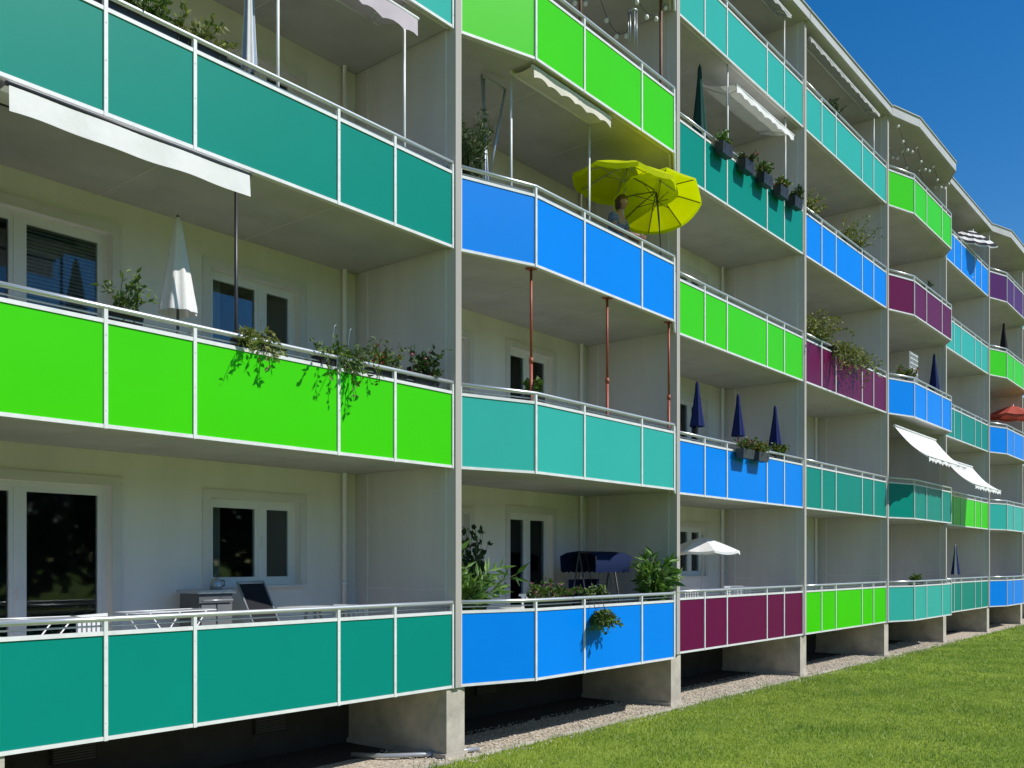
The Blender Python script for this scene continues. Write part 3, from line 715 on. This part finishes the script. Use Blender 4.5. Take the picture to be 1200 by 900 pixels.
N=[((0,.14,.92),(.15,.11)),((0,.12,1.08),(.125,.10)),((0,.07,1.26),(.15,.11)),((0,.04,1.38),(.13,.085)),((0,.01,1.47),(.05,.05)),((0,-.01,1.54),(.05,.055)),
 ((-.17,.04,1.38),.052),((-.25,-.04,1.13),.042),((-.20,-.26,1.00),.036),((-.13,-.36,.985),.027),((-.08,-.39,.985),.026),
 ((.17,.04,1.38),.052),((.25,-.04,1.13),.042),((.20,-.26,1.00),.036),((.13,-.36,.985),.027),((.08,-.39,.985),.026),
 ((-.10,.13,.84),.085),((-.11,.10,.48),.058),((-.11,.13,.09),.04),((-.12,0,.04),.036),((.10,.13,.84),.085),((.11,.17,.48),.058),((.11,.22,.09),.04),((.12,.09,.04),.036)]
E=[(0,1),(1,2),(2,3),(3,4),(4,5),(3,6),(6,7),(7,8),(8,9),(9,10),(3,11),(11,12),(12,13),(13,14),(14,15),(0,16),(16,17),(17,18),(18,19),(0,20),(20,21),(21,22),(22,23)]
items=[(skin(N,E,2),0)]
for sx in (-1,1):
    bx,by,bz=sx*.08,-.39,.985
    for i in range(4):
        o_=(i-1.5)*.018; L=[.07,.078,.073,.06][i]
        items.append((skin([((bx,by+o_,bz),.009),((bx-sx*.03,by+o_*1.2-.01,bz+.012),.009),((bx-sx*(.03+L*.5),by+o_*1.3-.01,bz+.004),.008),((bx-sx*(.02+L*.8),by+o_*1.3-.01,bz-.02),.007)],[(0,1),(1,2),(2,3)],1),0))
    items.append((skin([((bx+sx*.03,by+.02,bz),.011),((bx+sx*.005,by+.045,bz+.01),.010),((bx-sx*.025,by+.055,bz),.008)],[(0,1),(1,2)],1),0))
bm=bmesh.new(); bmesh.ops.create_uvsphere(bm,u_segments=32,v_segments=24,radius=1)
for v in bm.verts:
    x,y,z=v.co; nx=.074*x; ny=.094*y; nz=.115*z
    if z<0: nx*=1-.32*(-z)**1.5; ny=ny*(1-.15*(-z))-.012*(-z)*(1 if y<0 else 0)
    if y<-.5:
        fx=abs(x)
        ny-= .028*math.exp(-(x/.16)**2-((z+.12)/.16)**2)
        ny+= .010*math.exp(-((fx-.36)/.16)**2-((z-.08)/.13)**2)
        ny-= .006*math.exp(-(x/.3)**2-((z+.45)/.10)**2)
        ny-= .010*math.exp(-(x/.35)**2-((z+.85)/.2)**2)
    v.co=(nx,ny,nz)
for f in bm.faces:
    c_=f.calc_center_median()
    if c_.y<-.07 and abs(c_.x)<.028 and -.058<c_.z<-.044: f.material_index=3
rotH=Matrix.Translation((0,-.03,1.62))@Matrix.Rotation(math.radians(10),4,'X')@Matrix.Rotation(math.radians(14),4,'Z')
def tosub(bm): 
    bm.transform(rotH); me=bpy.data.meshes.new('h'); bm.to_mesh(me); bm.free(); return me
items.append((tosub(bm),None))
for sx in (-1,1):
    for (rad,dy,mi) in ((.0125,0,2),(.0065,-.0075,1)):
        bm=bmesh.new(); bmesh.ops.create_uvsphere(bm,u_segments=12,v_segments=8,radius=rad); bmesh.ops.translate(bm,verts=bm.verts,vec=(sx*.027,-.077+dy,.009)); items.append((tosub(bm),mi))
    bm=bmesh.new(); bmesh.ops.create_uvsphere(bm,u_segments=12,v_segments=8,radius=1); bmesh.ops.scale(bm,verts=bm.verts,vec=(.01,.02,.032)); bmesh.ops.translate(bm,verts=bm.verts,vec=(sx*.076,.005,-.005)); items.append((tosub(bm),0))
merge('body',items,[mSKIN,mEYE,mEYW,mLIP],P_)
bm=bmesh.new(); bmesh.ops.create_uvsphere(bm,u_segments=40,v_segments=28,radius=1)
dl=[v for v in bm.verts if (v.co.y<-.25 and v.co.z<.50-.25*abs(v.co.x)) or v.co.z<-.75]
bmesh.ops.delete(bm,geom=dl,context='VERTS')
for v in bm.verts:
    x,y,z=v.co; w=1+.03*math.sin(math.atan2(y,x)*17)+.02*math.sin(z*21)
    v.co=(.086*x*w,.106*y*w+.006,.124*z*w+(-.05*max(0,-z)))
merge('hair',[(tosub(bm),0)],[mHAIR],P_)
T=[((0,.14,.92),(.165,.125)),((0,.12,1.08),(.145,.118)),((0,.07,1.26),(.168,.128)),((0,.04,1.385),(.14,.098)),((-.175,.04,1.375),.068),((-.225,-.01,1.22),.06),((.175,.04,1.375),.068),((.225,-.01,1.22),.06)]
merge('shirt',[(skin(T,[(0,1),(1,2),(2,3),(3,4),(4,5),(3,6),(6,7)],2),0)],[mSHIRT],P_)
T=[((0,.14,.94),(.16,.12)),((-.10,.13,.84),.10),((-.11,.10,.48),.075),((-.11,.13,.10),.062),((.10,.13,.84),.10),((.11,.17,.48),.075),((.11,.22,.10),.062)]
merge('trousers',[(skin(T,[(0,1),(1,2),(2,3),(0,4),(4,5),(5,6)],2),0)],[mTROU],P_)

# ---------------------------------------------------------------- light, sky, camera
el=math.radians(47); az=math.radians(155)
sd=Vector((math.sin(az)*math.cos(el),math.cos(az)*math.cos(el),math.sin(el)))
L=bpy.data.lights.new('sun','SUN'); L.energy=5.0; L.angle=math.radians(.5); L.color=(1,.965,.91)
lo=bpy.data.objects.new('sun',L); lo.rotation_euler=sd.to_track_quat('Z','Y').to_euler(); lo.location=(0,-20,30); COL.objects.link(lo)
w=bpy.data.worlds.new('World'); scene.world=w; w.use_nodes=True; nt=w.node_tree
sk=nt.nodes.new('ShaderNodeTexSky'); sk.sky_type='NISHITA'; sk.sun_disc=False; sk.sun_elevation=el; sk.sun_rotation=az
sk.air_density=1.0; sk.dust_density=.1; sk.ozone_density=2.5
hs=nt.nodes.new('ShaderNodeHueSaturation'); hs.inputs['Saturation'].default_value=1.42; hs.inputs['Hue'].default_value=.503
bg=nt.nodes['Background']; bg.inputs['Strength'].default_value=.12
nt.links.new(sk.outputs[0],hs.inputs['Color']); nt.links.new(hs.outputs[0],bg.inputs['Color'])
cam=bpy.data.cameras.new('camera'); cam.lens=33; cam.sensor_width=36; cam.shift_y=.175; cam.clip_end=3000
co=bpy.data.objects.new('camera',cam); co.location=(-8.906,-8.206,2.5); co.rotation_euler=(math.radians(90),0,math.radians(-50.71)); COL.objects.link(co); scene.camera=co
scene.view_settings.view_transform='Standard'; scene.view_settings.look='None'; scene.view_settings.exposure=0
